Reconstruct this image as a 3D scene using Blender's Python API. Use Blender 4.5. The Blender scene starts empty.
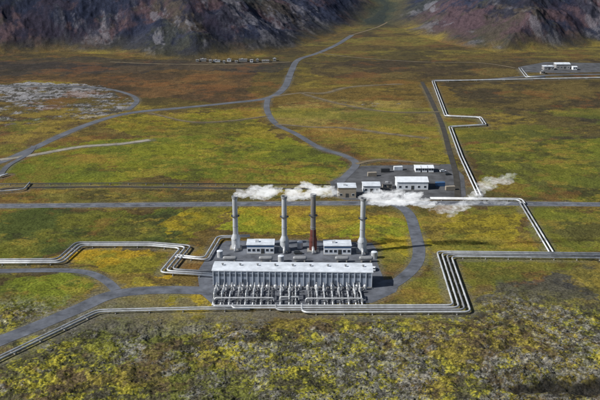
import bpy, bmesh, math, random
import numpy as np
from mathutils import Vector, Matrix
random.seed(3)
S=bpy.context.scene
COL=S.collection
# ---------------------------------------------------------------- camera survey model
F=824.0; TH=math.atan(270/824.0); H=158.0
st,ct=math.sin(TH),math.cos(TH)
def G(u,v,z=0.0):
    q=v-200; t=(H-z)/(F*st+q*ct)
    return ((u-300)*t,(F*ct-q*st)*t)
def GL(p): return [G(*a) for a in p]
def ZAT(v,y):
    q=v-200; t=y/(F*ct-q*st); return H-t*(F*st+q*ct)
def XAT(u,v,y):
    q=v-200; t=y/(F*ct-q*st); return (u-300)*t
cam=bpy.data.cameras.new("camera"); co=bpy.data.objects.new("camera",cam); COL.objects.link(co)
cam.sensor_width=36; cam.lens=36*F/600; cam.clip_end=20000; cam.clip_start=1
co.location=(0,0,H); co.rotation_euler=(math.pi/2-TH,0,0); S.camera=co
S.view_settings.view_transform='Standard'; S.view_settings.look='None'; S.view_settings.exposure=0
# ---------------------------------------------------------------- light
el=math.radians(38); az=math.radians(-104)   # azimuth clockwise from +y
w=bpy.data.worlds.new("World"); S.world=w; w.use_nodes=True
nt=w.node_tree; bg=nt.nodes["Background"]; sky=nt.nodes.new("ShaderNodeTexSky"); sky.sky_type='NISHITA'; sky.sun_disc=False
sky.sun_elevation=el; sky.sun_rotation=az
nt.links.new(sky.outputs[0],bg.inputs[0]); bg.inputs[1].default_value=0.055
sd=bpy.data.lights.new("sun",'SUN'); sd.energy=5.0; sd.angle=math.radians(.5); sd.color=(1,.97,.90)
so=bpy.data.objects.new("sun",sd); COL.objects.link(so)
d=Vector((math.sin(az)*math.cos(el),math.cos(az)*math.cos(el),math.sin(el)))
so.rotation_euler=d.to_track_quat('Z','Y').to_euler(); so.location=(0,300,400)
# ---------------------------------------------------------------- numpy noise
def vn(x,y,seed):
    T=np.random.RandomState(seed).rand(512,512)
    xi=np.floor(x).astype(int); yi=np.floor(y).astype(int); fx=x-xi; fy=y-yi
    fx=fx*fx*(3-2*fx); fy=fy*fy*(3-2*fy)
    a=T[xi&511,yi&511];b=T[(xi+1)&511,yi&511];c=T[xi&511,(yi+1)&511];e=T[(xi+1)&511,(yi+1)&511]
    return (a*(1-fx)+b*fx)*(1-fy)+(c*(1-fx)+e*fx)*fy
def fbm(x,y,scale,octv,seed,r=.5):
    o=0;a=1;s=0
    for i in range(octv):
        k=2**i/scale
        ca,sa=math.cos(i*.7+seed),math.sin(i*.7+seed)
        o=o+a*vn((x*ca-y*sa)*k+17.3*i,(x*sa+y*ca)*k-9.1*i,seed*13+i); s+=a; a*=r
    return o/s
def ridge(x,y,scale,octv,seed,r=.55):
    o=0;a=1;s=0
    for i in range(octv):
        k=2**i/scale; ca,sa=math.cos(i*.7+seed),math.sin(i*.7+seed)
        n=vn((x*ca-y*sa)*k+17.3*i,(x*sa+y*ca)*k-9.1*i,seed*13+i)
        o=o+a*(1-np.abs(2*n-1)); s+=a; a*=r
    return o/s
def ss(a,b,x):
    t=np.clip((x-a)/(b-a),0,1); return t*t*(3-2*t)
def segd(X,Y,P):
    D=np.full(X.shape,1e9)
    for (x0,y0),(x1,y1) in zip(P[:-1],P[1:]):
        dx,dy=x1-x0,y1-y0; L=dx*dx+dy*dy+1e-9
        t=np.clip(((X-x0)*dx+(Y-y0)*dy)/L,0,1)
        D=np.minimum(D,np.hypot(X-x0-t*dx,Y-y0-t*dy))
    return D
def inpoly(X,Y,P):
    r=np.zeros(X.shape,bool); n=len(P)
    for i in range(n):
        x0,y0=P[i]; x1,y1=P[(i+1)%n]
        if y0==y1: continue
        r^=((y0>Y)!=(y1>Y))&(X<(x1-x0)*(Y-y0)/(y1-y0)+x0)
    return r
def smooth(P,n=6):
    if len(P)<3: return P
    out=[]
    Q=[P[0]]+list(P)+[P[-1]]
    for i in range(1,len(Q)-2):
        p0,p1,p2,p3=[np.array(a,float) for a in Q[i-1:i+3]]
        for k in range(n):
            t=k/n
            out.append(tuple(.5*((2*p1)+(-p0+p2)*t+(2*p0-5*p1+4*p2-p3)*t*t+(-p0+3*p1-3*p2+p3)*t**3)))
    out.append(tuple(P[-1])); return out
ROADS=[
 ("highway",[(-160,206.5),(0,206),(150,204.8),(300,203.5),(430,203),(600,204.5),(760,206)],8.0,"asphalt","straight two lane asphalt highway crossing the moor",0),
 ("access_road",[(392,203.5),(404,209),(411,218),(415,232),(419,250),(416,264),(404,277),(388,287),(372,292)],6.5,"asphalt","curved asphalt access road beside the power station",1),
 ("access_road",[(-60,366),(0,341),(40,325),(78,309),(105,297),(130,292),(165,290),(215,291)],8.5,"asphalt","wide grey asphalt road leading to the station yard",1),
 ("access_road",[(-60,271),(0,271),(60,270.5),(88,273),(106,281),(116,290)],5.0,"asphalt","narrow asphalt side road joining the access road",0),
 ("moor_road",[(352,35),(346,39),(336,45),(318,53),(298,60),(291,72),(284,88),(268,98),(230,103),(180,108),(130,113),(95,122),(60,136),(30,150),(0,162),(-60,180)],7.5,"roadfar","grey road winding across the brown moor to the hills",1),
 ("moor_road",[(268,98),(267,110),(276,124),(296,134),(320,148),(345,156),(356,164),(346,176),(338,184)],5.5,"roadfar","grey road descending through the moor to the yard",2),
 ("moor_track",[(272,97),(300,93),(325,93),(350,87),(400,84)],4,"track","pale dirt track crossing the brown moor",0),
 ("moor_track",[(-60,82),(0,86),(50,86),(100,88),(128,94),(137,101),(128,110)],5,"roadfar","grey track curving round the lava patch",2),
 ("moor_track",[(276,124),(310,127),(345,128),(390,134),(425,138)],4,"track","thin dirt track through yellow grass",0),
 ("gravel_track",[(0,160),(40,154),(80,147),(120,144),(150,140)],6,"gravel","pale gravel track through the field",3),
 ("gravel_track",[(422,82),(430,98),(442,125),(449,150),(456,175),(458,200)],4,"dirtdark","dark service track beside the pipeline",0),
 ("gravel_track",[(435,80),(480,80),(520,77),(560,75),(640,74)],6,"roadfar","service track beside the long pipeline",0),
 ("gravel_track",[(0,190),(20,188),(120,187),(240,188.5),(335,189)],2.6,"dirtdark","thin dark service track parallel to the highway",0),
 ("gravel_track",[(0,176),(8,166),(28,154),(34,146)],4,"roadfar","short dirt track near the moor road",4),
 ("moor_track",[(110,62),(160,64),(230,64.5),(290,62)],4,"track","pale dirt road at the foot of the hills",0),
 ("moor_track",[(356,164),(380,160),(410,162),(440,165)],4,"track","pale dirt track behind the storage yard",0),
 ("moor_track",[(318,53),(360,58),(420,62),(480,63),(515,68)],3.5,"track","faint pale track below the hills",0),
 ("moor_track",[(300,93),(340,104),(390,112),(440,112)],3,"track","faint pale track through brown heather",0),
 ("moor_track",[(150,113),(190,122),(230,121),(268,116)],2.5,"track","faint pale track through olive grass",0),
 ("moor_track",[(352,35),(366,31),(378,27),(388,22)],4,"track","narrow track climbing into the valley",0),
]
for i,r in enumerate(ROADS): ROADS[i]=(r[0],GL(smooth(r[1])),r[2],r[3],r[4],r[5])
YARDS=[
 ("yard",[(204,262),(212,250),(226,241),(300,240),(372,243),(378,252),(377,262),(384,280),(402,279),(396,292),(372,303),(238,306),(212,304),(200,293),(197,272)],"asphalt","dark asphalt yard around the power station",0.05),
 ("yard",[(330,182),(362,166),(452,164),(464,176),(466,196),(455,200),(345,200),(333,196)],"yardgrey","grey gravel yard around storage buildings",0.05),
 ("yard",[(518,67),(545,62),(600,63),(640,66),(640,71),(560,73),(520,72)],"yardgrey","gravel yard round a distant pump house",0.05),
]
YARDS=[(a,GL(b),c,e,z) for a,b,c,e,z in YARDS]
PIPES=[
 ([(-80,264),(60,263),(79,246),(150,246),(186,249),(166,273),(214,276)],3,2.3,.95,"bundle of silver insulated steam pipe bending across grass"),
 ([(176,258),(206,261),(219,239),(250,238)],2,2.2,.9,"silver steam pipe leading to the exhaust stacks"),
 ([(700,259),(444,256),(462,311),(240,311.5)],4,2.2,.92,"silver insulated steam pipe turning round the station yard"),
 ([(-60,392),(0,360),(98,313),(200,310.5),(250,310.5)],2,1.9,.7,"thin silver pipe running low beside the road"),
 ([(521,204),(551,254)],2,2.0,.9,"silver steam pipe running from highway to main pipe bundle"),
 ([(430,200),(520,201),(523,205)],2,2.2,.9,"silver steam pipe parallel to the highway"),
 ([(700,76),(600,78.5),(433,82),(446,117),(480,118.5),(485,126),(450,128),(461,158),(479,197)],2,2.2,1.0,"long pale steam pipeline zigzagging over the moor"),
 ([(-60,186),(20,185),(120,184.5),(330,186)],1,2,.6,"thin dark steam pipe crossing the field"),
 ([(-20,195),(0,193),(24,191),(30,184)],1,2,.9,"thin pale steam pipe with an expansion bend"),
 ([(0,178),(10,175),(-20,182)],1,2,.9,"thin pale steam pipe with a tight bend"),
 ([(520,69),(527,78),(545,78)],2,3,1.1,"pale steam pipe near the distant pump house"),
]
HOL=G(566,386)
# ---------------------------------------------------------------- terrain
LF=GL([(-420,64),(-200,58),(0,56),(60,52),(110,54),(160,60),(200,61),(250,58),(290,50),(322,40),(345,29),(372,21)])+[(172,1620),(197,2100),(199,2700)]
RF=[(203,2700),(201,2100),(182,1620)]+GL([(386,24),(410,34),(450,43),(500,53),(560,51),(600,46),(800,44),(1000,44)])
LP=LF+[(-4000,3000),(-4000,900)]
RP=RF+[(4000,900),(4000,3000)]
def terrain(X,Y):
    wx=(fbm(X,Y,120,4,5)-.5)*50; wy=(fbm(X,Y,120,4,6)-.5)*50
    iL=inpoly(X+wx,Y+wy,LP); iR=inpoly(X+wx,Y+wy,RP)
    far=Y>850
    dL=np.zeros(X.shape); dR=np.zeros(X.shape)
    dL[far]=segd((X+wx)[far],(Y+wy)[far],LF); dR[far]=segd((X+wx)[far],(Y+wy)[far],RF)
    dL=dL*iL*far; dR=dR*iR*far
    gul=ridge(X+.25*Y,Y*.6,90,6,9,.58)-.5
    def soft(d,k): return d-k*(1-np.exp(-d/k))
    hL=.37*soft(dL,16)+np.maximum(dL-320,0)*.2
    hL+=gul*20*ss(5,80,dL)+(fbm(X,Y,50,6,12,.55)-.5)*9*ss(0,60,dL)+(fbm(X,Y,260,2,17)-.5)*36*ss(20,160,dL)
    hR=.46*soft(dR,16)+(gul*33+(fbm(X,Y,50,6,14,.55)-.5)*14)*ss(5,90,dR)
    Z=hL+hR
    Z+=np.maximum(Y-1520,0)*.13
    D=np.full(X.shape,1e9)
    for n,P,wd,m,l,o in ROADS: D=np.minimum(D,segd(X,Y,P)-wd/2)
    for R in PIPES: D=np.minimum(D,segd(X,Y,GL(R[0]))-(R[1]-1)*R[2]/2-1.5)
    for n,P,m,l,z in YARDS:
        D=np.where(inpoly(X,Y,P),-1,D); D=np.minimum(D,segd(X,Y,P+[P[0]]))
    wob=(fbm(X,Y,50,4,21)-.5)*60
    fore=1-ss(305,356,Y+wob)
    b=fbm(X,Y,26,3,31); c=fbm(X,Y,4.2,5,32,.7); rg=ridge(X,Y,5,5,33,.65)
    rough=fore*((b-.5)*4.5+(c-.5)*2.2+(rg-.5)*1.3)+(1-fore)*((b-.5)*1.4+(c-.5)*.9-.15)*(1-ss(600,1000,Y)*.3)
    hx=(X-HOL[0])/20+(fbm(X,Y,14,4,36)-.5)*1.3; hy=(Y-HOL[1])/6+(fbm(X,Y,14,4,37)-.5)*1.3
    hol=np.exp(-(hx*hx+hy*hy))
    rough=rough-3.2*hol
    Z+=rough*ss(2.0,12.0,D)
    return Z,D,dL,dR,fore,b,gul,hol
def rows():
    ys=list(np.linspace(-60,205,30))
    v=470.0
    while v>72: ys.append(G(300,v)[1]); v-=.42
    y=ys[-1]
    while y<1750: y+=2.6; ys.append(y)
    while y<2650: y+=12; ys.append(y)
    return np.array(sorted(ys))
ys=rows(); NC=1240; ssx=np.linspace(-1,1,NC)
Y=np.repeat(ys[:,None],NC,1); X=ssx[None,:]*(.45*np.maximum(Y,150)+45)
NR=len(ys)
Z,D,dL,dR,fore,b_,gul,hol=terrain(X,Y)
def C(*a): return np.array(a,float)
wU=(fbm(X,Y,60,6,41,.65)-.5); wV=(fbm(X,Y,60,6,42,.65)-.5)
XW=X+wU*60; YW=Y+wV*90
n1=fbm(X,Y,90,6,51,.6); n2=fbm(X,Y,45,7,52,.68); n3=fbm(X,Y,4,4,53,.78); n4=fbm(X*.35,Y,60,6,54,.62)
def mix(A,Bc,m): return A*(1-m[...,None])+Bc*m[...,None]
base=np.zeros(X.shape+(3,))+C(.13,.09,.028)
base=mix(base,C(.195,.15,.032),ss(.44,.6,n4))
base=mix(base,C(.07,.053,.026),ss(.46,.6,n1)*.75)
ZN=[
 ([(-100,62),(260,64),(250,100),(130,96),(60,80),(-100,80)],(.07,.046,.028),(.13,.075,.034),.9),
 ([(300,62),(420,60),(520,58),(600,60),(600,75),(430,78),(320,76)],(.065,.048,.028),(.12,.088,.033),.9),
 ([(-100,64),(100,58),(260,62),(290,62),(270,70),(100,74),(-100,72)],(.038,.036,.034),(.065,.053,.038),.7),
 ([(280,100),(430,100),(440,128),(330,130),(280,118)],(.235,.18,.052),(.135,.10,.038),.9),
 ([(120,115),(262,108),(270,125),(300,138),(200,138),(100,130)],(.19,.16,.022),(.12,.115,.022),.9),
 ([(-100,100),(60,124),(90,116),(120,118),(30,150),(-100,160)],(.09,.062,.03),(.17,.125,.032),.85),
 ([(40,150),(140,138),(300,136),(350,160),(330,184),(100,184),(0,182)],(.16,.165,.02),(.11,.125,.02),.95),
 ([(355,140),(440,140),(455,175),(440,165),(360,165)],(.16,.14,.024),(.11,.095,.026),.9),
 ([(445,84),(640,80),(640,128),(560,120),(500,135),(450,110)],(.055,.044,.027),(.115,.086,.032),.95),
 ([(460,142),(640,138),(640,198),(485,198)],(.125,.13,.022),(.08,.082,.024),.95),
 ([(500,118),(600,112),(640,140),(520,146)],(.045,.04,.028),(.095,.076,.03),.85),
 ([(-100,188),(340,190),(600,199),(640,202),(-100,204)],(.125,.115,.028),(.075,.068,.026),.8),
 ([(-100,209),(185,208),(205,240),(190,246),(80,243),(60,260),(-100,260)],(.058,.075,.02),(.12,.12,.022),.95),
 ([(188,210),(232,208),(232,232),(210,240),(180,235)],(.29,.22,.018),(.16,.15,.02),.85),
 ([(237,208),(395,208),(408,225),(412,255),(380,250),(370,232),(240,234)],(.18,.195,.02),(.30,.23,.024),.95),
 ([(425,209),(525,208),(545,252),(440,252),(428,235)],(.23,.185,.022),(.13,.12,.026),.95),
 ([(535,209),(640,208),(640,253),(556,253)],(.145,.145,.024),(.085,.082,.026),.9),
 ([(75,250),(180,250),(160,285),(120,288),(100,275),(75,266)],(.34,.22,.018),(.18,.165,.022),.95),
 ([(-100,275),(80,275),(105,285),(90,298),(30,318),(-100,330)],(.14,.165,.02),(.075,.092,.022),.95),
 ([(-100,318),(0,312),(34,314),(0,334),(-100,345)],(.19,.065,.03),(.11,.055,.03),.9),
 ([(120,294),(215,292),(212,304),(110,307)],(.34,.25,.02),(.18,.16,.026),.9),
 ([(380,262),(398,270),(420,270),(440,262),(456,306),(380,307),(404,290),(380,280)],(.32,.23,.02),(.16,.135,.028),.95),
 ([(470,262),(640,262),(640,335),(480,330),(468,310)],(.07,.062,.04),(.14,.12,.032),.95),
 ([(476,270),(545,266),(580,285),(570,318),(500,322),(474,305)],(.042,.042,.044),(.075,.07,.055),.95),
]
for P,a,bb,s in ZN:
    m=inpoly(XW,YW,GL(P)).astype(float)*s
    cc=mix(np.zeros(X.shape+(3,))+C(*a),C(*bb),ss(.43,.57,n2))
    base=mix(base,cc,m)
speck=fbm(X,Y,9,5,67,.85)
lp=np.maximum(inpoly(XW+wV*80,YW+wU*60,GL([(-100,84),(40,82),(110,91),(132,102),(112,114),(60,124),(-100,130)])).astype(float)*ss(.38,.47,fbm(X*.6,Y,50,7,65,.8)),
   inpoly(XW,YW,GL([(325,104),(400,103),(418,112),(395,122),(340,122)])).astype(float)*ss(.49,.57,fbm(X*.5,Y,40,7,66,.8)))
base=mix(base,mix(np.zeros(X.shape+(3,))+C(.25,.25,.27),C(.06,.058,.055),ss(.47,.56,speck)),lp*.9)
base*= (0.5+1.02*n3[...,None])
nf=(1-fore)
base=mix(base,C(.033,.03,.02),ss(.55,.62,fbm(X*.7,Y,18,6,61,.8))*.5*nf)
base=mix(base,C(.31,.23,.04),ss(.56,.63,fbm(X*.7,Y,22,6,62,.8))*.42*nf*(Y<760))
base=mix(base,C(.21,.09,.032),ss(.565,.65,fbm(X,Y,45,6,63,.76))*.34*nf)
base=mix(base,C(.12,.145,.02),ss(.53,.62,fbm(X*.7,Y,55,6,64,.74))*.4*nf*(Y<760))
# foreground lava
lv=np.zeros(X.shape+(3,))+C(.085,.078,.045)
big=fbm(X,Y,55,4,71); mid=fbm(X,Y,6,6,72,.88); fin=fbm(X,Y,1.2,4,73,.85); mic=fbm(X,Y,2.4,5,77,.85)
lv=mix(lv,C(.12,.13,.03),ss(.43,.51,mid)*.9)
lv=mix(lv,C(.20,.195,.032),ss(.48,.55,mid)*ss(.33,.54,big))
lv=mix(lv,C(.33,.29,.038),ss(.525,.58,mid)*ss(.42,.60,big)*.8)
lv=mix(lv,C(.14,.085,.042),ss(.51,.61,fbm(X,Y,30,6,78,.78))*.45)
rightm=ss(350,560,300+X/np.maximum(Y*ct+H*st,50)*F)
gr=ss(.495,.56,fbm(X,Y,36,5,75,.74)+rightm*.035)*ss(.48,.54,mic)
lv=mix(lv,C(.23,.225,.21),gr*.7)
lv=mix(lv,C(.02,.02,.018),ss(.53,.585,fbm(X,Y,4.5,6,76,.86))*.72)
lv*=(.15+1.7*fin[...,None])
lv=mix(lv,C(.018,.017,.015),np.clip(hol*1.6,0,1)*.9)  # shadow inside the hollow painted into the ground colour
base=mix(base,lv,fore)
sh=(1-ss(.3,3.5,D+ (n3-.5)*5))*ss(.35,.5,n2)
base=mix(base,C(.14,.13,.105),sh*.5*(Y<1000))
gz=inpoly(XW,YW,GL([(95,300),(240,304),(470,312),(490,322),(380,316),(210,314),(60,328),(0,352),(0,345)])).astype(float)
base=mix(base,C(.125,.12,.10)*(.3+1.4*mic[...,None]),gz*.45)
base*=1.12
# mountains
m=np.clip(dL+dR,0,1e9)
mm=ss(0,32,m+(n2-.5)*50)*(m>0)
streak=fbm(X*1.0+.25*Y,Y*.42,34,7,81,.74); pat=fbm(X,Y,140,7,82,.66)
mc=np.zeros(X.shape+(3,))+C(.024,.028,.050)  # darkness of the backlit slopes and bluish haze put into the albedo
mc=mix(mc,C(.085,.052,.055),ss(.46,.55,pat)*.85)
mc=mix(mc,C(.05,.052,.028),ss(.50,.60,fbm(X,Y,120,6,83,.66))*.55)
mc=mix(mc,C(.17,.165,.19),ss(.55,.625,streak)*.6)
mc=mix(mc,C(.010,.013,.028),ss(.50,.60,fbm(X+.25*Y,Y*.55,60,7,84,.72))*.75)
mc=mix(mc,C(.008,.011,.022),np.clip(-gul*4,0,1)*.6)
mc=mix(mc,C(.08,.07,.03),(1-ss(10,60,m+(n2-.5)*50))*.6)
top=ss(190,230,dL)
mc=mix(mc,C(.06,.065,.055),top*ss(.42,.5,fbm(X,Y,40,4,85))*.6)
mc*=(.5+1.0*n3[...,None])
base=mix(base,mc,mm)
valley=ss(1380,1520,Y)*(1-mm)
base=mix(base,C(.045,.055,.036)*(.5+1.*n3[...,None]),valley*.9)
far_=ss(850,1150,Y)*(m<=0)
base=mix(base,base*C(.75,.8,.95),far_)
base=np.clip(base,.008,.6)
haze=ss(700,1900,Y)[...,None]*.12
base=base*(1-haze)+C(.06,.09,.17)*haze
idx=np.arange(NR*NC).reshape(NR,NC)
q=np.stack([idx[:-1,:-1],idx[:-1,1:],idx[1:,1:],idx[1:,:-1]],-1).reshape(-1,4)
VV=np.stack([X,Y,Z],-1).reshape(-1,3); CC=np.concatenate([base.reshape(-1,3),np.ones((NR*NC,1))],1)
side=np.where(dL>1,1,np.where(dR>1,2,0)).reshape(-1)
fs=side[q].max(1)
def node_mat(name):
    m=bpy.data.materials.new(name); m.use_nodes=True; return m,m.node_tree,m.node_tree.nodes["Principled BSDF"]
def ground_mat():
    m,n,p=node_mat("ground_cover"); L=n.links.new
    at=n.nodes.new("ShaderNodeAttribute"); at.attribute_name="Col"
    tc=n.nodes.new("ShaderNodeTexCoord")
    no=n.nodes.new("ShaderNodeTexNoise"); no.inputs["Scale"].default_value=.9; no.inputs["Detail"].default_value=8; no.inputs["Roughness"].default_value=.8
    L(tc.outputs["Object"],no.inputs["Vector"])
    mr=n.nodes.new("ShaderNodeMapRange"); mr.inputs[1].default_value=.37; mr.inputs[2].default_value=.63; mr.inputs[3].default_value=.35; mr.inputs[4].default_value=1.65
    L(no.outputs["Fac"],mr.inputs[0])
    vm=n.nodes.new("ShaderNodeVectorMath"); vm.operation='SCALE'; L(at.outputs["Color"],vm.inputs[0]); L(mr.outputs[0],vm.inputs["Scale"])
    L(vm.outputs[0],p.inputs["Base Color"])
    p.inputs["Roughness"].default_value=.95; p.inputs["Specular IOR Level"].default_value=.08
    bp=n.nodes.new("ShaderNodeBump"); bp.inputs["Distance"].default_value=.5; bp.inputs["Strength"].default_value=.7
    L(no.outputs["Fac"],bp.inputs["Height"]); L(bp.outputs[0],p.inputs["Normal"]); return m
GM=ground_mat()
def sheet(name,faces,label,cat,smooth_=True):
    used,inv=np.unique(faces.reshape(-1),return_inverse=True)
    me=bpy.data.meshes.new(name); v=VV[used]; nf=len(faces)
    me.vertices.add(len(used)); me.vertices.foreach_set("co",v.astype(np.float32).ravel())
    me.loops.add(nf*4); me.loops.foreach_set("vertex_index",inv.astype(np.int32).ravel())
    me.polygons.add(nf); me.polygons.foreach_set("loop_start",np.arange(0,nf*4,4,dtype=np.int32))
    me.update(calc_edges=True)
    a=me.color_attributes.new("Col",'FLOAT_COLOR','POINT'); a.data.foreach_set("color",CC[used].astype(np.float32).ravel())
    me.polygons.foreach_set("use_smooth",np.ones(nf,bool))
    me.materials.append(GM); o=bpy.data.objects.new(name,me); COL.objects.link(o)
    o["kind"]="structure"; o["label"]=label; o["category"]=cat; return o
sheet("ground",q[fs==0],"mossy lava moor with yellow green and brown patches","ground")
sheet("mountain",q[fs==1],"dark purple volcanic hillside with pale scree streaks","mountain")
sheet("mountain",q[fs==2],"dark blue grey rocky mountain slope above the moor","mountain")
# ---------------------------------------------------------------- materials
def mat(name,col,rough=.6,metal=0,var=.25,scale=1.0,bump=0,spec=.4,stretch=None):
    m,n,p=node_mat(name); L=n.links.new
    tc=n.nodes.new("ShaderNodeTexCoord"); no=n.nodes.new("ShaderNodeTexNoise"); no.inputs["Scale"].default_value=scale; no.inputs["Detail"].default_value=6; no.inputs["Roughness"].default_value=.65
    if stretch:
        mp=n.nodes.new("ShaderNodeMapping"); mp.inputs["Scale"].default_value=stretch; L(tc.outputs["Object"],mp.inputs[0]); L(mp.outputs[0],no.inputs["Vector"])
    else: L(tc.outputs["Object"],no.inputs["Vector"])
    mr=n.nodes.new("ShaderNodeMapRange"); mr.inputs[1].default_value=.3; mr.inputs[2].default_value=.7; mr.inputs[3].default_value=1-var; mr.inputs[4].default_value=1+var
    L(no.outputs["Fac"],mr.inputs[0]); vm=n.nodes.new("ShaderNodeVectorMath"); vm.operation='SCALE'; vm.inputs[0].default_value=col; L(mr.outputs[0],vm.inputs["Scale"])
    L(vm.outputs[0],p.inputs["Base Color"]); p.inputs["Roughness"].default_value=rough; p.inputs["Metallic"].default_value=metal; p.inputs["Specular IOR Level"].default_value=spec
    if bump:
        bp=n.nodes.new("ShaderNodeBump"); bp.inputs["Distance"].default_value=bump; L(no.outputs["Fac"],bp.inputs["Height"]); L(bp.outputs[0],p.inputs["Normal"])
    return m
M={
 "asphalt":mat("asphalt",(.115,.125,.15),.85,0,.5,.15,.02,.3),
 "roadfar":mat("worn_asphalt",(.11,.118,.14),.9,0,.4,.08),
 "dirtdark":mat("dark_dirt",(.05,.046,.04),.95,0,.4,.15),
 "track":mat("dirt_track",(.17,.135,.085),.95,0,.5,.15),
 "gravel":mat("pale_gravel",(.27,.25,.21),.95,0,.5,.15),
 "yardgrey":mat("yard_gravel",(.085,.088,.098),.95,0,.6,.1),
 "paint":mat("road_paint",(.7,.7,.68),.7,0,.15,1),
 "alu":mat("aluminium_cladding",(.55,.57,.60),.45,.25,.3,.35),
 "aludark":mat("weathered_cladding",(.30,.31,.33),.55,.2,.3,.4),
 "white":mat("white_cladding",(.76,.80,.87),.5,0,.12,.5,0,.4,(1,1,.2)),
 "rib":mat("pale_blue_rib",(.55,.60,.68),.5,0,.12,.5),
 "panel":mat("grey_blue_panel",(.32,.37,.46),.5,0,.22,.4,0,.4,(1,1,.15)),
 "louvre":mat("grey_louvre",(.11,.135,.18),.5,0,.2,.6),
 "roof":mat("pale_roof",(.66,.71,.79),.6,0,.25,.25),
 "farwall":mat("far_wall",(.28,.28,.29),.6,0,.2,.3),
 "darkroof":mat("dark_roof",(.13,.13,.14),.7,0,.2,.3),
 "conc":mat("concrete",(.34,.33,.31),.9,0,.25,.8),
 "steel":mat("dark_steel",(.10,.105,.11),.5,.5,.2,1),
 "glass":mat("window_glass",(.03,.04,.055),.1,0,.1,1,0,.8),
 "red":mat("rusty_red_steel",(.10,.028,.022),.8,0,.4,.5),
 "stackg":mat("grey_stack_steel",(.48,.51,.55),.5,.08,.28,.3,0,.4,(1,1,.2)),
 "stackd":mat("dark_stack_steel",(.20,.19,.19),.6,.1,.3,.3,0,.4,(1,1,.2)),
 "tan":mat("tan_cladding",(.34,.30,.25),.7,0,.15,.5),
 "blue":mat("blue_cladding",(.07,.16,.33),.5,0,.1,.5),
 "rubber":mat("rubber",(.02,.02,.02),.8,0,.1,1),
 "rock":mat("lava_rock",(.10,.095,.085),.95,0,.6,.7,.1),
}
# ---------------------------------------------------------------- object helpers
def obj(name,me,m=None,parent=None,loc=(0,0,0),rz=0,**kw):
    o=bpy.data.objects.new(name,me); COL.objects.link(o)
    if m is not None and me is not None and not me.materials: me.materials.append(M[m] if isinstance(m,str) else m)
    o.location=loc; o.rotation_euler=(0,0,rz)
    if parent: o.parent=parent
    for k,v in kw.items(): o[k]=v
    return o
def top(name,loc,label,cat,rz=0,group=None):
    o=bpy.data.objects.new(name,None); COL.objects.link(o); o.location=loc; o.rotation_euler=(0,0,rz); o.empty_display_size=.5
    o["label"]=label; o["category"]=cat
    if group: o["group"]=group
    return o
def boxes(name,bl,bev=0):
    bm=bmesh.new()
    for (x0,y0,z0,x1,y1,z1) in bl:
        r=bmesh.ops.create_cube(bm,size=1,matrix=Matrix.Translation(((x0+x1)/2,(y0+y1)/2,(z0+z1)/2))@Matrix.Diagonal((x1-x0,y1-y0,z1-z0,1)))
    if bev: bmesh.ops.bevel(bm,geom=bm.edges[:],offset=bev,segments=1,affect='EDGES')
    me=bpy.data.meshes.new(name); bm.to_mesh(me); bm.free(); return me
def lathe(name,prof,n=20,cap=True,off=(0,0,0)):
    vs=[];fc=[]
    for r,z in prof:
        for i in range(n):
            a=2*math.pi*i/n; vs.append((off[0]+r*math.cos(a),off[1]+r*math.sin(a),off[2]+z))
    for k in range(len(prof)-1):
        for i in range(n):
            j=(i+1)%n; fc.append((k*n+i,k*n+j,(k+1)*n+j,(k+1)*n+i))
    if cap: fc.append(tuple(range(n))[::-1]); fc.append(tuple((len(prof)-1)*n+i for i in range(n)))
    me=bpy.data.meshes.new(name); me.from_pydata(vs,[],fc)
    for p in me.polygons: p.use_smooth=len(p.vertices)==4 
    if hasattr(me,'set_sharp_from_angle'): me.set_sharp_from_angle(angle=math.radians(35))
    return me
def rounded(P,r,n=5):
    P=[Vector(p) for p in P]; out=[P[0]]
    for i in range(1,len(P)-1):
        a=(P[i-1]-P[i]); b=(P[i+1]-P[i]); la,lb=a.length,b.length
        rr=min(r,la*.48,lb*.48); p0=P[i]+a.normalized()*rr; p1=P[i]+b.normalized()*rr
        for k in range(n+1):
            t=k/n; out.append(p0*(1-t)**2+P[i]*2*t*(1-t)+p1*t*t)
    out.append(P[-1]); return out
def sweep(name,P,rad,n=10):
    vs=[];fc=[]; up=None
    for i,p in enumerate(P):
        T=(P[min(i+1,len(P)-1)]-P[max(i-1,0)]).normalized()
        if up is None: up=Vector((0,0,1)) if abs(T.z)<.9 else Vector((1,0,0))
        up=(up-T*up.dot(T)).normalized(); s=T.cross(up)
        for k in range(n):
            a=2*math.pi*k/n; vs.append(p+(s*math.cos(a)+up*math.sin(a))*rad)
    for i in range(len(P)-1):
        for k in range(n):
            j=(k+1)%n; fc.append((i*n+k,i*n+j,(i+1)*n+j,(i+1)*n+k))
    fc.append(tuple(range(n))); fc.append(tuple((len(P)-1)*n+i for i in range(n))[::-1])
    me=bpy.data.meshes.new(name); me.from_pydata(vs,[],fc)
    for p in me.polygons: p.use_smooth=len(p.vertices)==4
    bm=bmesh.new(); bm.from_mesh(me); bmesh.ops.recalc_face_normals(bm,faces=bm.faces[:]); bm.to_mesh(me); bm.free()
    return me
def offset(P,dd):
    P=[Vector((p[0],p[1])) for p in P]; out=[]
    for i in range(len(P)):
        if i==0: t=(P[1]-P[0]).normalized(); n=Vector((-t.y,t.x)); out.append(P[i]+n*dd)
        elif i==len(P)-1: t=(P[i]-P[i-1]).normalized(); n=Vector((-t.y,t.x)); out.append(P[i]+n*dd)
        else:
            t0=(P[i]-P[i-1]).normalized(); t1=(P[i+1]-P[i]).normalized()
            n0=Vector((-t0.y,t0.x)); n1=Vector((-t1.y,t1.x))
            b=(n0+n1).normalized(); c=max(b.dot(n0),.45); out.append(P[i]+b*dd/c)
    return out
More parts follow.
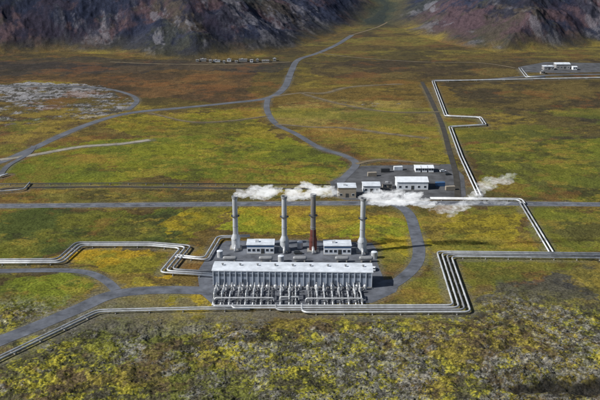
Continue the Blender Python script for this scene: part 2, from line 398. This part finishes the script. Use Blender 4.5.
# ---------------------------------------------------------------- roads
def ribbon(name,P,wd,z):
    L=offset(P,wd/2); R=offset(P,-wd/2); vs=[];fc=[]
    for a,b in zip(L,R): vs+= [(a.x,a.y,z),(b.x,b.y,z)]
    for i in range(len(L)-1): fc.append((2*i,2*i+1,2*i+3,2*i+2))
    me=bpy.data.meshes.new(name); me.from_pydata(vs,[],fc); 
    for p in me.polygons:
        if p.normal.z<0: p.flip()
    return me
for i,(n,P,wd,m,l,o) in enumerate(ROADS):
    z=.07+.012*i
    obj(n,ribbon(n,P,wd,z),m,kind="structure",label=l,category="road")
def dashes(name,P,off_,wd,z,dash,gap,lab):
    P=offset(P,off_); vs=[];fc=[]
    for a,b in zip(P[:-1],P[1:]):
        Ls=(b-a).length; t=(b-a).normalized(); n=Vector((-t.y,t.x))*wd/2; s=0
        while s<Ls:
            e=min(s+dash,Ls); k=len(vs)
            p0=a+t*s;p1=a+t*e
            for pp in (p0+n,p0-n,p1-n,p1+n): vs.append((pp.x,pp.y,z))
            fc.append((k,k+1,k+2,k+3)); s+=dash+gap
    me=bpy.data.meshes.new(name); me.from_pydata(vs,[],fc)
    obj(name,me,"paint",kind="structure",label=lab,category="road marking")
dashes("road_marking",ROADS[0][1],0,.16,.078,3,6,"dashed white centre line on the highway")
for s in (-3.5,3.5): dashes("road_marking",ROADS[0][1],s,.12,.078,60,0,"white edge line painted on the highway")
for n,P,m,l,z in YARDS:
    me=bpy.data.meshes.new(n); me.from_pydata([(a,b,z) for a,b in P],[],[tuple(range(len(P)))])
    for p in me.polygons:
        if p.normal.z<0: p.flip()
    obj(n,me,m,kind="structure",label=l,category="yard")
# ---------------------------------------------------------------- pipelines
supp=boxes("support",[(-.9,-.25,-.05,.9,.25,.25),(-.55,-.12,.25,-.4,.12,1.1),(.4,-.12,.25,.55,.12,1.1),(-.55,-.14,.62,.55,.14,.74)]); supp.materials.append(M["conc"])
for ri,(R,cnt,sp,dia,lab) in enumerate(PIPES):
    P=GL(R)
    for k in range(cnt):
        Q=offset(P,(k-(cnt-1)/2)*sp)
        if ri==2:
            xe=G([213,232,276,302][k],311)[0]
            Q[-1]=Vector((xe,Q[-1].y)); Q.append(Vector((xe,G(xe,306)[1])))
        z=.72+dia/2
        base_=Q[0]
        T=top("steam_pipeline",(base_.x,base_.y,0),lab,"pipeline",group="steam pipelines on the moor")
        pts=[Vector((p.x-base_.x,p.y-base_.y,z)) for p in Q]
        far=P[0][1]>600 or P[-1][1]>600
        mm_="alu" if (k%3!=2) and ri!=7 else "aludark"
        if ri==7: mm_="steel"
        obj("pipe",sweep("pipe",rounded(pts,3.2),dia/2,10),mm_,T)
        step=11 if not far else 28
        ns=0
        for a,b in zip(Q[:-1],Q[1:]):
            Ls=(b-a).length; nn=int(Ls/step); ang=math.atan2(b.y-a.y,b.x-a.x)+math.pi/2
            for j in range(nn):
                if ns>=95: break
                p=a+(b-a)*((j+.5)/nn); obj("support",supp,None,T,(p.x-base_.x,p.y-base_.y,0),ang); ns+=1
# ---------------------------------------------------------------- station building
x0,y0=G(213,286); x1,y1=G(372,288); W=math.hypot(x1-x0,y1-y0); rz=math.atan2(y1-y0,x1-x0)
BX,BY=(x0+x1)/2,(y0+y1)/2
hB=7.6; dB=10.5
T=top("station_building",(BX,BY,0),"long low blue grey turbine hall with ribs and pale roof","industrial building",rz)
obj("plinth",boxes("plinth",[(-W/2-.15,-.15,-.1,W/2+.15,dB+.15,.5)]),"conc",T)
obj("wall",boxes("wall",[(-W/2,0,.5,W/2,dB,hB)]),"panel",T)
bm=bmesh.new()
pr=[(-.3,hB),(dB+.5,hB),(dB+.5,hB+.35),(dB/2,hB+.8),(-.3,hB+.35)]
va=[bm.verts.new((-W/2-.4,a,b)) for a,b in pr]; vb=[bm.verts.new((W/2+.4,a,b)) for a,b in pr]
bm.faces.new(va); bm.faces.new(vb[::-1])
for i in range(5): bm.faces.new((va[i],vb[i],vb[(i+1)%5],va[(i+1)%5]))
bmesh.ops.recalc_face_normals(bm,faces=bm.faces[:]); me=bpy.data.meshes.new("roof"); bm.to_mesh(me); bm.free()
rf=obj("roof",me,"roof",T)
for i in range(9):
    xx=-W/2+W*(i+.5)/9
    obj("roof_vent",lathe("roof_vent",[(.35,0),(.35,.7),(.6,.75),(.6,.95),(.1,1.15)],12),"aludark",rf,(xx,dB*.5,hB+.75))
NB=28
rib=boxes("pilaster",[(-.18,-.28,.5,.18,-.003,hB-.003)]); rib.materials.append(M["rib"])
for i in range(NB+1): obj("pilaster",rib,None,T,(-W/2+.25+(W-.5)*i/NB,0,0))
win=boxes("louvre",[(-.85,-.06,5.0,.85,-.003,6.3)]); win.materials.append(M["louvre"])
dr=boxes("door",[(-.85,-.10,.5,.85,-.003,3.6)]); dr.materials.append(M["louvre"])
for i in range(NB):
    xx=-W/2+.25+(W-.5)*(i+.5)/NB
    obj("louvre",win,None,T,(xx,0,0))
    if i%4==1: obj("door",dr,None,T,(xx,0,0))
mf=lathe("shell",[(.3,0),(.85,.05),(.9,.3),(.9,1.7),(.75,2.2),(.4,2.5),(.05,2.6)],16); mf.materials.append(M["alu"])
fl=lathe("stub_pipe",[(.18,2.55),(.18,3.1),(.3,3.12),(.3,3.25)],10); fl.materials.append(M["aludark"])
for i in range(19):
    u=219+i*8.1; xw,yw=G(u,288.5)
    T2=top("muffler_drum",(xw,yw-1.3,.05),"small rounded grey muffler drum against the turbine hall","drum",group="muffler drums along the wall")
    obj("shell",mf,None,T2); obj("stub_pipe",fl,None,T2)
# --- front pipework: three groups
rr_=random.Random(8)
LX=[217.5,225,232.5,240,248,255.5,263,269.5, 282,289,296, 309,316,323.5,331,338.5,346,353,359.5]
TY=[0,1,2,0,2,1,0,2, 1,0,2, 2,0,1,2,0,2,1,0]
for i,u in enumerate(LX):
    u+=rr_.uniform(-.8,.8)
    xw,yw=G(u,288); xe,ye=G(u,307)
    L=yw-ye; ty=TY[i]
    T2=top("feed_pipe_loop",(xw,yw,0),["grey pipe loop with standing drum beside turbine hall","grey pipe loop with lying drum beside turbine hall","grey pipe loop with tall valve beside turbine hall"][ty],"pipework",group="pipe loops in front of the station")
    hz=rr_.uniform(2.1,3.4); yb=rr_.uniform(.42,.52)
    pts=[(0,.1,2.6),(0,-3.0,2.6),(0,-3.6,1.0),(0,-L*yb,1.0),(0,-L*yb,hz),(0,-L*(yb+.22),hz),(0,-L*(yb+.22),1.1),(0,-L-1.0,1.1)]
    obj("pipe",sweep("pipe",rounded(pts,.7),.34,12),"alu" if i%4!=3 else "aludark",T2)
    if i%2: obj("drain_pipe",sweep("pipe",rounded([(1.3,.1,1.6),(1.3,-3.6,1.6),(1.3,-3.6,.8),(1.3,-L-.4,.8)],.5),.18,8),"aludark",T2)
    if ty==0: obj("drum",lathe("drum",[(.2,.2),(.68,.4),(.72,.7),(.72,2.3),(.6,2.75),(.2,3.0)],16),"alu",T2,(0,-5.2-rr_.random(),0))
    elif ty==1:
        me=lathe("drum",[(.05,-1.5),(.5,-1.3),(.66,-1.0),(.66,1.0),(.5,1.3),(.05,1.5)],14); me.transform(Matrix.Rotation(math.pi/2,4,'X'))
        o=obj("drum",me,"alu",T2,(0,-5.6,1.7)); obj("cradle",boxes("cradle",[(-.4,-6.2,0,.4,-5.0,1.15)]),"conc",T2)
    else:
        obj("valve_stem",boxes("valve_stem",[(-.35,-.35,.6,.35,.35,1.9),(-.1,-.1,1.9,.1,.1,2.9),(-.42,-.42,2.9,.42,.42,3.0)],.03),"aludark",T2,(0,-5.4,0))
    obj("valve",boxes("valve",[(-.48,-.32,.6,.48,.32,1.7),(-.1,-.1,1.7,.1,.1,2.3),(-.36,-.36,2.3,.36,.36,2.42)],.03),"steel" if i%2 else "aludark",T2,(0,-L*rr_.uniform(.84,.92),0))
    obj("frame",boxes("frame",[(-.75,-L*.56-.14,0,-.6,-L*.56+.14,2.0),(.6,-L*.56-.14,0,.75,-L*.56+.14,2.0),(-.75,-L*.56-.14,1.75,.75,-L*.56+.14,1.95)]),"steel",T2)
for (ua,ub,vv) in [(215,274,302),(280,299,301),(306,363,302.5)]:
    xa,ya=G(ua,vv); xb,yb=G(ub,vv)
    T2=top("header_pipe",(xa,ya,0),"silver header pipe on steel legs by the turbine hall","pipework",group="header pipes in front of the station")
    obj("pipe",sweep("pipe",rounded([(0,0,.1),(0,0,2.0),(xb-xa,0,2.0),(xb-xa,0,.1)],1.0),.38,12),"alu",T2)
    lg=boxes("leg",[(-.1,-.48,0,.1,-.36,1.63),(-.1,.36,0,.1,.48,1.63),(-.1,-.48,1.48,.1,.48,1.61)])
    lg.materials.append(M["steel"])
    for j in range(1,int((xb-xa)/5)): obj("leg",lg,None,T2,(j*5,0,0))
for u in (230,266,300,342,366):
    xw,yw=G(u,262)
    T2=top("steam_separator",(xw,yw,0),"silver horizontal pressure vessel on concrete saddles","pressure vessel",group="pressure vessels behind the hall")
    prof=[(.05,-3.6),(.7,-3.4),(1.0,-3.0),(1.1,-2.6),(1.1,2.6),(1.0,3.0),(.7,3.4),(.05,3.6)]
    me=lathe("vessel",prof,18); me.transform(Matrix.Rotation(math.pi/2,4,'Y')); 
    obj("vessel",me,"aludark",T2,(0,0,2.1))
    for s in (-2.2,2.2): obj("saddle",boxes("saddle",[(-.3,-1,-.05,.3,1,1.4)]),"conc",T2,(s,0,0))
# ---------------------------------------------------------------- exhaust stacks
STK=[(236,248,196,"stackg"),(284.5,250,196,"stackg"),(313,250,194,"red"),(362,251.5,198,"stackg")]
tops=[]
for i,(u,vb_,vt,mk) in enumerate(STK):
    xw,yw=G(u,vb_); hh=ZAT(vt,yw); tops.append((xw,yw,hh))
    lab="tall grey steel exhaust stack on a wide silencer drum" if mk!="red" else "tall dark exhaust stack with rusty red lower section"
    T=top("exhaust_stack",(xw,yw,0),lab,"chimney",group="row of steam exhaust stacks")
    sm_="stackd" if mk=="red" else "stackg"
    obj("foundation",boxes("foundation",[(-3,-3,-.1,3,3,.4)],.05),"conc",T)
    rb=2.0 if mk=="red" else 2.3
    obj("silencer_drum",lathe("silencer_drum",[(rb,.4),(rb,5.2),(rb+.15,5.25),(rb+.15,5.6),(1.45,8.0)],24),mk if mk=="red" else "stackg",T)
    sh_=obj("shaft",lathe("shaft",[(1.36,7.9),(1.3,hh-1.4),(1.3,hh-1.2)],24),sm_,T)
    if mk=="red": obj("sleeve",lathe("sleeve",[(1.6,8),(1.55,11.0),(1.4,11.5)],24),"red",T)
    obj("rim",lathe("rim",[(1.3,hh-1.4),(1.6,hh-1.2),(1.6,hh),(1.3,hh),(1.25,hh-.9)],24),"aludark",T)
    obj("platform",lathe("platform",[(1.3,0),(2.3,.0),(2.3,.12),(1.3,.13)],20,False,(0,0,hh*.62)),"steel",T)
    tr=bpy.data.meshes.new("railing"); bmx=bmesh.new()
    for k in range(12):
        a=k*math.pi/6; bmesh.ops.create_cube(bmx,size=1,matrix=Matrix.Translation((2.2*math.cos(a),2.2*math.sin(a),hh*.62+.65))@Matrix.Diagonal((.08,.08,1.1,1)))
    bmx.to_mesh(tr); bmx.free()
    ring=sweep("ring",[Vector((2.2*math.cos(k*math.pi/12),2.2*math.sin(k*math.pi/12),hh*.62+1.2)) for k in range(25)],.06,6)
    bmx=bmesh.new(); bmx.from_mesh(tr); bmx.from_mesh(ring); bmx.to_mesh(tr); bmx.free()
    obj("railing",tr,"steel",T)
    ld=[(-.3,-2.0,.4,-.22,-1.9,hh-1),(.22,-2.0,.4,.3,-1.9,hh-1)]+[(-.22,-1.97,1+k*.6,.22,-1.92,1.06+k*.6) for k in range(int(hh/.6)-4)]
    ldd=boxes("ladder",[(a,b-.55,c,e_,f_-.55,g_) for a,b,c,e_,f_,g_ in ld]); obj("ladder",ldd,"aludark",T)
    obj("flange",lathe("flange",[(1.3,0),(1.5,0),(1.5,.25),(1.3,.25)],20,False,(0,0,hh*.42)),"aludark",T)
    obj("duct",sweep("duct",rounded([Vector((0,-1.6,2.2)),Vector((0,-5.5,2.2)),Vector((0,-5.5,.2))],1.2),.7,12),"alu",T)
# ---------------------------------------------------------------- equipment buildings
def house(u0,u1,vb,wallh,depth,mw,mr_,label,nwin=5,name="control_building",doors=1,gable=False,rzz=0,cat="building",stripe=None,group=None):
    xa,ya=G(u0,vb); xb,yb=G(u1,vb); Wd=xb-xa
    T=top(name,((xa+xb)/2,ya,0),label,cat,rzz,group)
    obj("plinth",boxes("plinth",[(-Wd/2-.1,-.1,-.1,Wd/2+.1,depth+.1,.3)]),"conc",T)
    obj("wall",boxes("wall",[(-Wd/2,0,.3,Wd/2,depth,wallh)]),mw,T)
    if gable:
        bm=bmesh.new(); pr=[(-.4,wallh),(depth+.4,wallh),(depth+.4,wallh+.2),(depth/2,wallh+depth*.16),(-.4,wallh+.2)]
        va=[bm.verts.new((-Wd/2-.3,a,b)) for a,b in pr]; vb2=[bm.verts.new((Wd/2+.3,a,b)) for a,b in pr]
        bm.faces.new(va); bm.faces.new(vb2[::-1])
        for i in range(5): bm.faces.new((va[i],vb2[i],vb2[(i+1)%5],va[(i+1)%5]))
        bmesh.ops.recalc_face_normals(bm,faces=bm.faces[:]); me=bpy.data.meshes.new("roof"); bm.to_mesh(me); bm.free()
        rf=obj("roof",me,mr_,T)
    else:
        rf=obj("roof",boxes("roof",[(-Wd/2-.3,-.3,wallh,Wd/2+.3,depth+.3,wallh+.3)],.03),mr_,T)
        obj("roof_unit",boxes("roof_unit",[(-Wd*.2,depth*.4,wallh+.3,-Wd*.2+1.8,depth*.4+1.6,wallh+1.2)],.05),"alu",rf)
    if stripe: obj("stripe",boxes("stripe",[(-Wd/2-.02,-.04,wallh-1.1,Wd/2+.02,-.003,wallh-.4)]),stripe,T)
    for i in range(nwin):
        xx=-Wd/2+Wd*(i+.5)/nwin
        if i==nwin//2 and doors:
            obj("door",boxes("door",[(xx-.9,-.09,.3,xx+.9,-.003,2.9)]),"steel",T)
        else:
            wn=obj("window",boxes("window",[(xx-.7,-.08,1.5,xx+.7,-.051,2.8)]),"glass",T)
            obj("frame",boxes("frame",[(xx-.85,-.05,1.35,xx+.85,-.003,2.95)]),"white",wn)
    return T
house(247,274,254,4.9,8,"white","roof","white flat roofed equipment house beside the stacks",6,stripe="blue")
house(324,351,255,4.9,8,"white","roof","white flat roofed equipment house between two stacks",6,stripe="blue")
house(397,428,190,5.2,12,"white","white","white gabled workshop standing on grey yard",5,"workshop",1,True)
house(363,380,193,4.6,9,"white","roof","small white storage shed on the yard",3,"storage_shed",1,True)
house(338,356,198,6.5,10,"tan","roof","grey brown boxy pump house on the yard",3,"pump_house",1)
house(383,392,189,3,5,"tan","darkroof","low brown hut beside the white sheds",2,"storage_hut",1)
for u in (418,424.5,431):
    house(u-2.5,u+2.5,172.5,3.0,8,"white","white","white container cabin standing on the yard",2,"site_cabin",0,True,group="white site cabins")
house(544,554,70,4,10,"farwall","roof","distant pale pump house on gravel",3,"pump_house",1)
house(556,570,69,5.5,11,"farwall","roof","distant grey blue station hall on gravel",4,"station_hall",1,True)
house(573,577,70,3.5,6,"white","white","small white cabin beside the distant hall",2,"site_cabin",0,True)
house(541,545,74,2.6,5,"tan","darkroof","small tan hut on gravel pad",2,"storage_hut",1)
for k,(u,v,wd,m1) in enumerate([(196,61.8,2.5,"farwall"),(200,61.2,6,"farwall"),(209,62.6,2.5,"tan"),(213,62,7,"white"),(223,63.2,2,"farwall"),(227,61.6,4,"white"),(235,62.8,2.5,"tan"),(239,61.3,8,"farwall"),(250,62.3,3,"white"),(256,61.4,2.5,"farwall"),(262,62.4,7,"tan"),(273,61,3,"farwall")]):
    house(u,u+wd,v,1.9+k%3*.4,5,m1,"farwall","low pale farm building at the foot of the hills",1,"farm_building",0,k%2==0,group="buildings along the hill foot")
for u,v in ((281,262),(220,257),(300,248),(374,258)):
    xw,yw=G(u,v); T=top("water_tank",(xw,yw,0),"small round silver water tank on the asphalt yard","tank",group="small water tanks")
    obj("shell",lathe("shell",[(1.5,0),(1.5,3.2)],20),"alu",T); obj("lid",lathe("lid",[(1.56,3.2),(1.5,3.4),(.2,3.8)],20),"roof",T)
# ---------------------------------------------------------------- vehicles
def car(u,v,rz,col,label):
    x,y=G(u,v); T=top("parked_car",(x,y,.12),label,"car",rz,"cars parked on the yards")
    bm=bmesh.new()
    pr=[(-2.2,.35),(2.2,.35),(2.25,.8),(1.2,1.0),(-2.2,1.05)]
    va=[bm.verts.new((a,-.9,b)) for a,b in pr]; vb=[bm.verts.new((a,.9,b)) for a,b in pr]
    bm.faces.new(va); bm.faces.new(vb[::-1])
    for i in range(5): bm.faces.new((va[i],vb[i],vb[(i+1)%5],va[(i+1)%5]))
    bmesh.ops.recalc_face_normals(bm,faces=bm.faces[:]); bmesh.ops.bevel(bm,geom=bm.edges[:],offset=.08,segments=2,affect='EDGES')
    me=bpy.data.meshes.new("body"); bm.to_mesh(me); bm.free(); obj("body",me,col,T)
    bm=bmesh.new(); pr=[(-2.0,1.0),(1.2,1.0),(.5,1.6),(-1.7,1.6)]
    va=[bm.verts.new((a,-.8+(.12 if b>1.2 else 0),b)) for a,b in pr]; vb=[bm.verts.new((a,.8-(.12 if b>1.2 else 0),b)) for a,b in pr]
    bm.faces.new(va); bm.faces.new(vb[::-1])
    for i in range(4): bm.faces.new((va[i],vb[i],vb[(i+1)%4],va[(i+1)%4]))
    bmesh.ops.recalc_face_normals(bm,faces=bm.faces[:]); me=bpy.data.meshes.new("windscreen"); bm.to_mesh(me); bm.free(); obj("cabin_glass",me,"glass",T)
    obj("car_roof",boxes("car_roof",[(-1.65,-.66,1.603,.45,.66,1.66)],.02),col,T)
    wh=lathe("wheel",[(.34,-.11),(.34,.11)],12); wh.transform(Matrix.Rotation(math.pi/2,4,'X')); wh.materials.append(M["rubber"])
    for a in (-1.35,1.4):
        for b in (-.85,.85): obj("wheel",wh,None,T,(a,b,.34))
for a in [(443,172,.2,"white","white parked car on grey yard"),(448,175,.2,"steel","dark parked car on grey yard"),(390,197,0,"red","red parked car on grey yard"),(408,196,.1,"white","white parked car on grey yard"),(374,270,1.4,"white","white parked car beside the turbine hall"),(298,254,0,"steel","dark parked car between equipment houses")]: car(*a)
for u,v,mk,lab in ((372,176,"tan","tan shipping container on the yard"),(385,172,"steel","dark shipping container on the yard"),(398,170,"white","white shipping container on the yard"),(440,186,"blue","blue shipping container on the yard"),(450,190,"tan","tan shipping container on the yard")):
    x,y=G(u,v); T=top("shipping_container",(x,y,.1),lab,"container",.1,"shipping containers on the yard")
    obj("body",boxes("body",[(-3,-1.2,0,3,1.2,2.6)]+[(-2.9+.4*k,-1.25,.15,-2.75+.4*k,1.25,2.45) for k in range(15)]),mk,T)
    obj("door",boxes("door",[(3.003,-1.1,.1,3.06,1.1,2.5)]),"steel",T)
# ---------------------------------------------------------------- scattered lava rocks (one mass)
rn=np.random.RandomState(5); N=16000
v_=rn.uniform(318,440,N); u_=rn.uniform(-60,660,N)
tt=H/(F*st+(v_-200)*ct); gx=(u_-300)*tt; gy=(F*ct-(v_-200)*st)*tt
keep=fbm(gx,gy,36,5,75,.74)>.49
gx=gx[keep];gy=gy[keep]
zz,DD,_,_,fo,_,_,ho=terrain(gx[None,:],gy[None,:]); zz=zz[0];DD=DD[0]; fo=fo[0]; ho=ho[0]
vs=[];fc=[]
bmr=bmesh.new(); bmesh.ops.create_icosphere(bmr,subdivisions=1,radius=1); bv=np.array([v.co[:] for v in bmr.verts]); bf=[[v.index for v in f.verts] for f in bmr.faces]; bmr.free()
for x,y,z,dd,f_,h_ in zip(gx,gy,zz,DD,fo,ho):
    if dd<3 or f_<.4 or h_>.2: continue
    s=.10+.40*rn.rand()**3; k=len(vs)
    pv=bv*(1+.5*(rn.rand(len(bv),1)-.5))*s*np.array([1+rn.rand()*.6,1,.6])
    a=rn.rand()*6.28; ca,sa=math.cos(a),math.sin(a)
    for p in pv: vs.append((x+p[0]*ca-p[1]*sa,y+p[0]*sa+p[1]*ca,z+p[2]))
    fc+=[[i+k for i in f] for f in bf]
me=bpy.data.meshes.new("lava_rocks"); me.from_pydata(vs,[],fc); o=obj("lava_rocks",me,"rock"); o["kind"]="stuff"; o["label"]="grey brown lava rocks scattered over the mossy ground"; o["category"]="rocks"
# ---------------------------------------------------------------- steam
def steam_mat(dens,lo,hi):
    m=bpy.data.materials.new("steam"); m.use_nodes=True; n=m.node_tree; n.nodes.clear(); L=n.links.new
    out=n.nodes.new("ShaderNodeOutputMaterial"); pv=n.nodes.new("ShaderNodeVolumePrincipled"); pv.inputs["Color"].default_value=(.98,.98,1,1)
    pv.inputs["Anisotropy"].default_value=.1
    tc=n.nodes.new("ShaderNodeTexCoord"); mp=n.nodes.new("ShaderNodeMapping"); mp.inputs["Scale"].default_value=(.55,1,1.3)
    no=n.nodes.new("ShaderNodeTexNoise"); no.inputs["Scale"].default_value=.36; no.inputs["Detail"].default_value=8; no.inputs["Roughness"].default_value=.72; no.inputs["Distortion"].default_value=1.8
    L(tc.outputs["Object"],mp.inputs[0]); L(mp.outputs[0],no.inputs["Vector"]); mr=n.nodes.new("ShaderNodeMapRange"); mr.inputs[1].default_value=lo; mr.inputs[2].default_value=hi; mr.inputs[3].default_value=0.005; mr.inputs[4].default_value=dens
    L(no.outputs["Fac"],mr.inputs[0]); L(mr.outputs[0],pv.inputs["Density"])
    ml=n.nodes.new("ShaderNodeMath"); ml.operation='MULTIPLY'; ml.inputs[1].default_value=.75; L(mr.outputs[0],ml.inputs[0]); L(ml.outputs[0],pv.inputs["Emission Strength"])  # added glow standing in for sunlight scattered many times inside the steam
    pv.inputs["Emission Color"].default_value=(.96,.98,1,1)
    L(pv.outputs[0],out.inputs["Volume"]); return m
SM=steam_mat(.46,.40,.70); SM2=steam_mat(.30,.46,.70)
def plume(path,seed,mt,lab):
    r=random.Random(seed); bm=bmesh.new(); yy=tops[0][1]
    P=[(XAT(u,v,yy),ZAT(v,yy),rad*1.3) for u,v,rad in path]
    for a,b in zip(P[:-1],P[1:]):
        L=math.hypot(b[0]-a[0],b[1]-a[1]); n=max(2,int(L/(.4*max(.8,(a[2]+b[2])/2))))
        for k in range(n):
            t=k/n; rad=a[2]+(b[2]-a[2])*t
            for q_ in range(4):
                rr=rad*r.uniform(.2,.62)
                c=(a[0]+(b[0]-a[0])*t+r.uniform(-.6,.6)*rad,yy+r.uniform(-.55,.55)*rad,a[1]+(b[1]-a[1])*t+r.uniform(-.7,.7)*rad)
                bmesh.ops.create_icosphere(bm,subdivisions=2,radius=rr,matrix=Matrix.Translation(c)@Matrix.Rotation(r.uniform(-.5,.3),4,'Y')@Matrix.Diagonal((1.9,1,.7,1)))
    me=bpy.data.meshes.new("steam_plume"); bm.to_mesh(me); bm.free()
    o=obj("steam_plume",me,mt); o["kind"]="stuff"; o["label"]=lab; o["category"]="steam"
    m=o.modifiers.new("r",'REMESH'); m.mode='VOXEL'; m.voxel_size=.35
    tx=bpy.data.textures.new("t",'CLOUDS'); tx.noise_scale=1.1; tx.noise_depth=5
    dm=o.modifiers.new("d",'DISPLACE'); dm.texture=tx; dm.strength=1.6; dm.mid_level=.55; dm.texture_coords='GLOBAL'
plume([(235.5,195.8,1.3),(239,194.6,1.7),(246,193.5,2.2),(256,193,2.8),(268,193,2.9),(281,190,1.4)],1,SM,"white steam drifting from the first grey stack")
plume([(284,195.5,1.4),(288,194.4,2.0),(294,193.5,2.8),(303,192,3.8),(316,191,3.5),(330,192,2.4),(338,194,1.2)],2,SM,"white steam billowing from two neighbouring stacks")
plume([(361.5,197.5,1.4),(366,196.8,2.2),(372,197,2.8),(385,198,3.4),(402,198,3.6),(416,200,3.0),(428,204,2.3),(434,207,1.3)],3,SM,"broad white steam plume drifting from the last stack")
plume([(432,207,1.6),(440,209,2.8),(450,211,2.4),(454,212,2.6),(460,206,2.8),(470,201,2.2),(480,201,1.3)],4,SM2,"thinning white steam cloud torn apart by wind")
plume([(484,202,1.0),(496,202,1.4),(510,203,.8)],6,SM2,"small thin wisp of steam above the highway")
plume([(470,198,1.2),(478,190,2.8),(490,183,3.5),(503,180,2.7),(514,175,1.2)],5,SM2,"ragged white steam wisp floating over the moor")
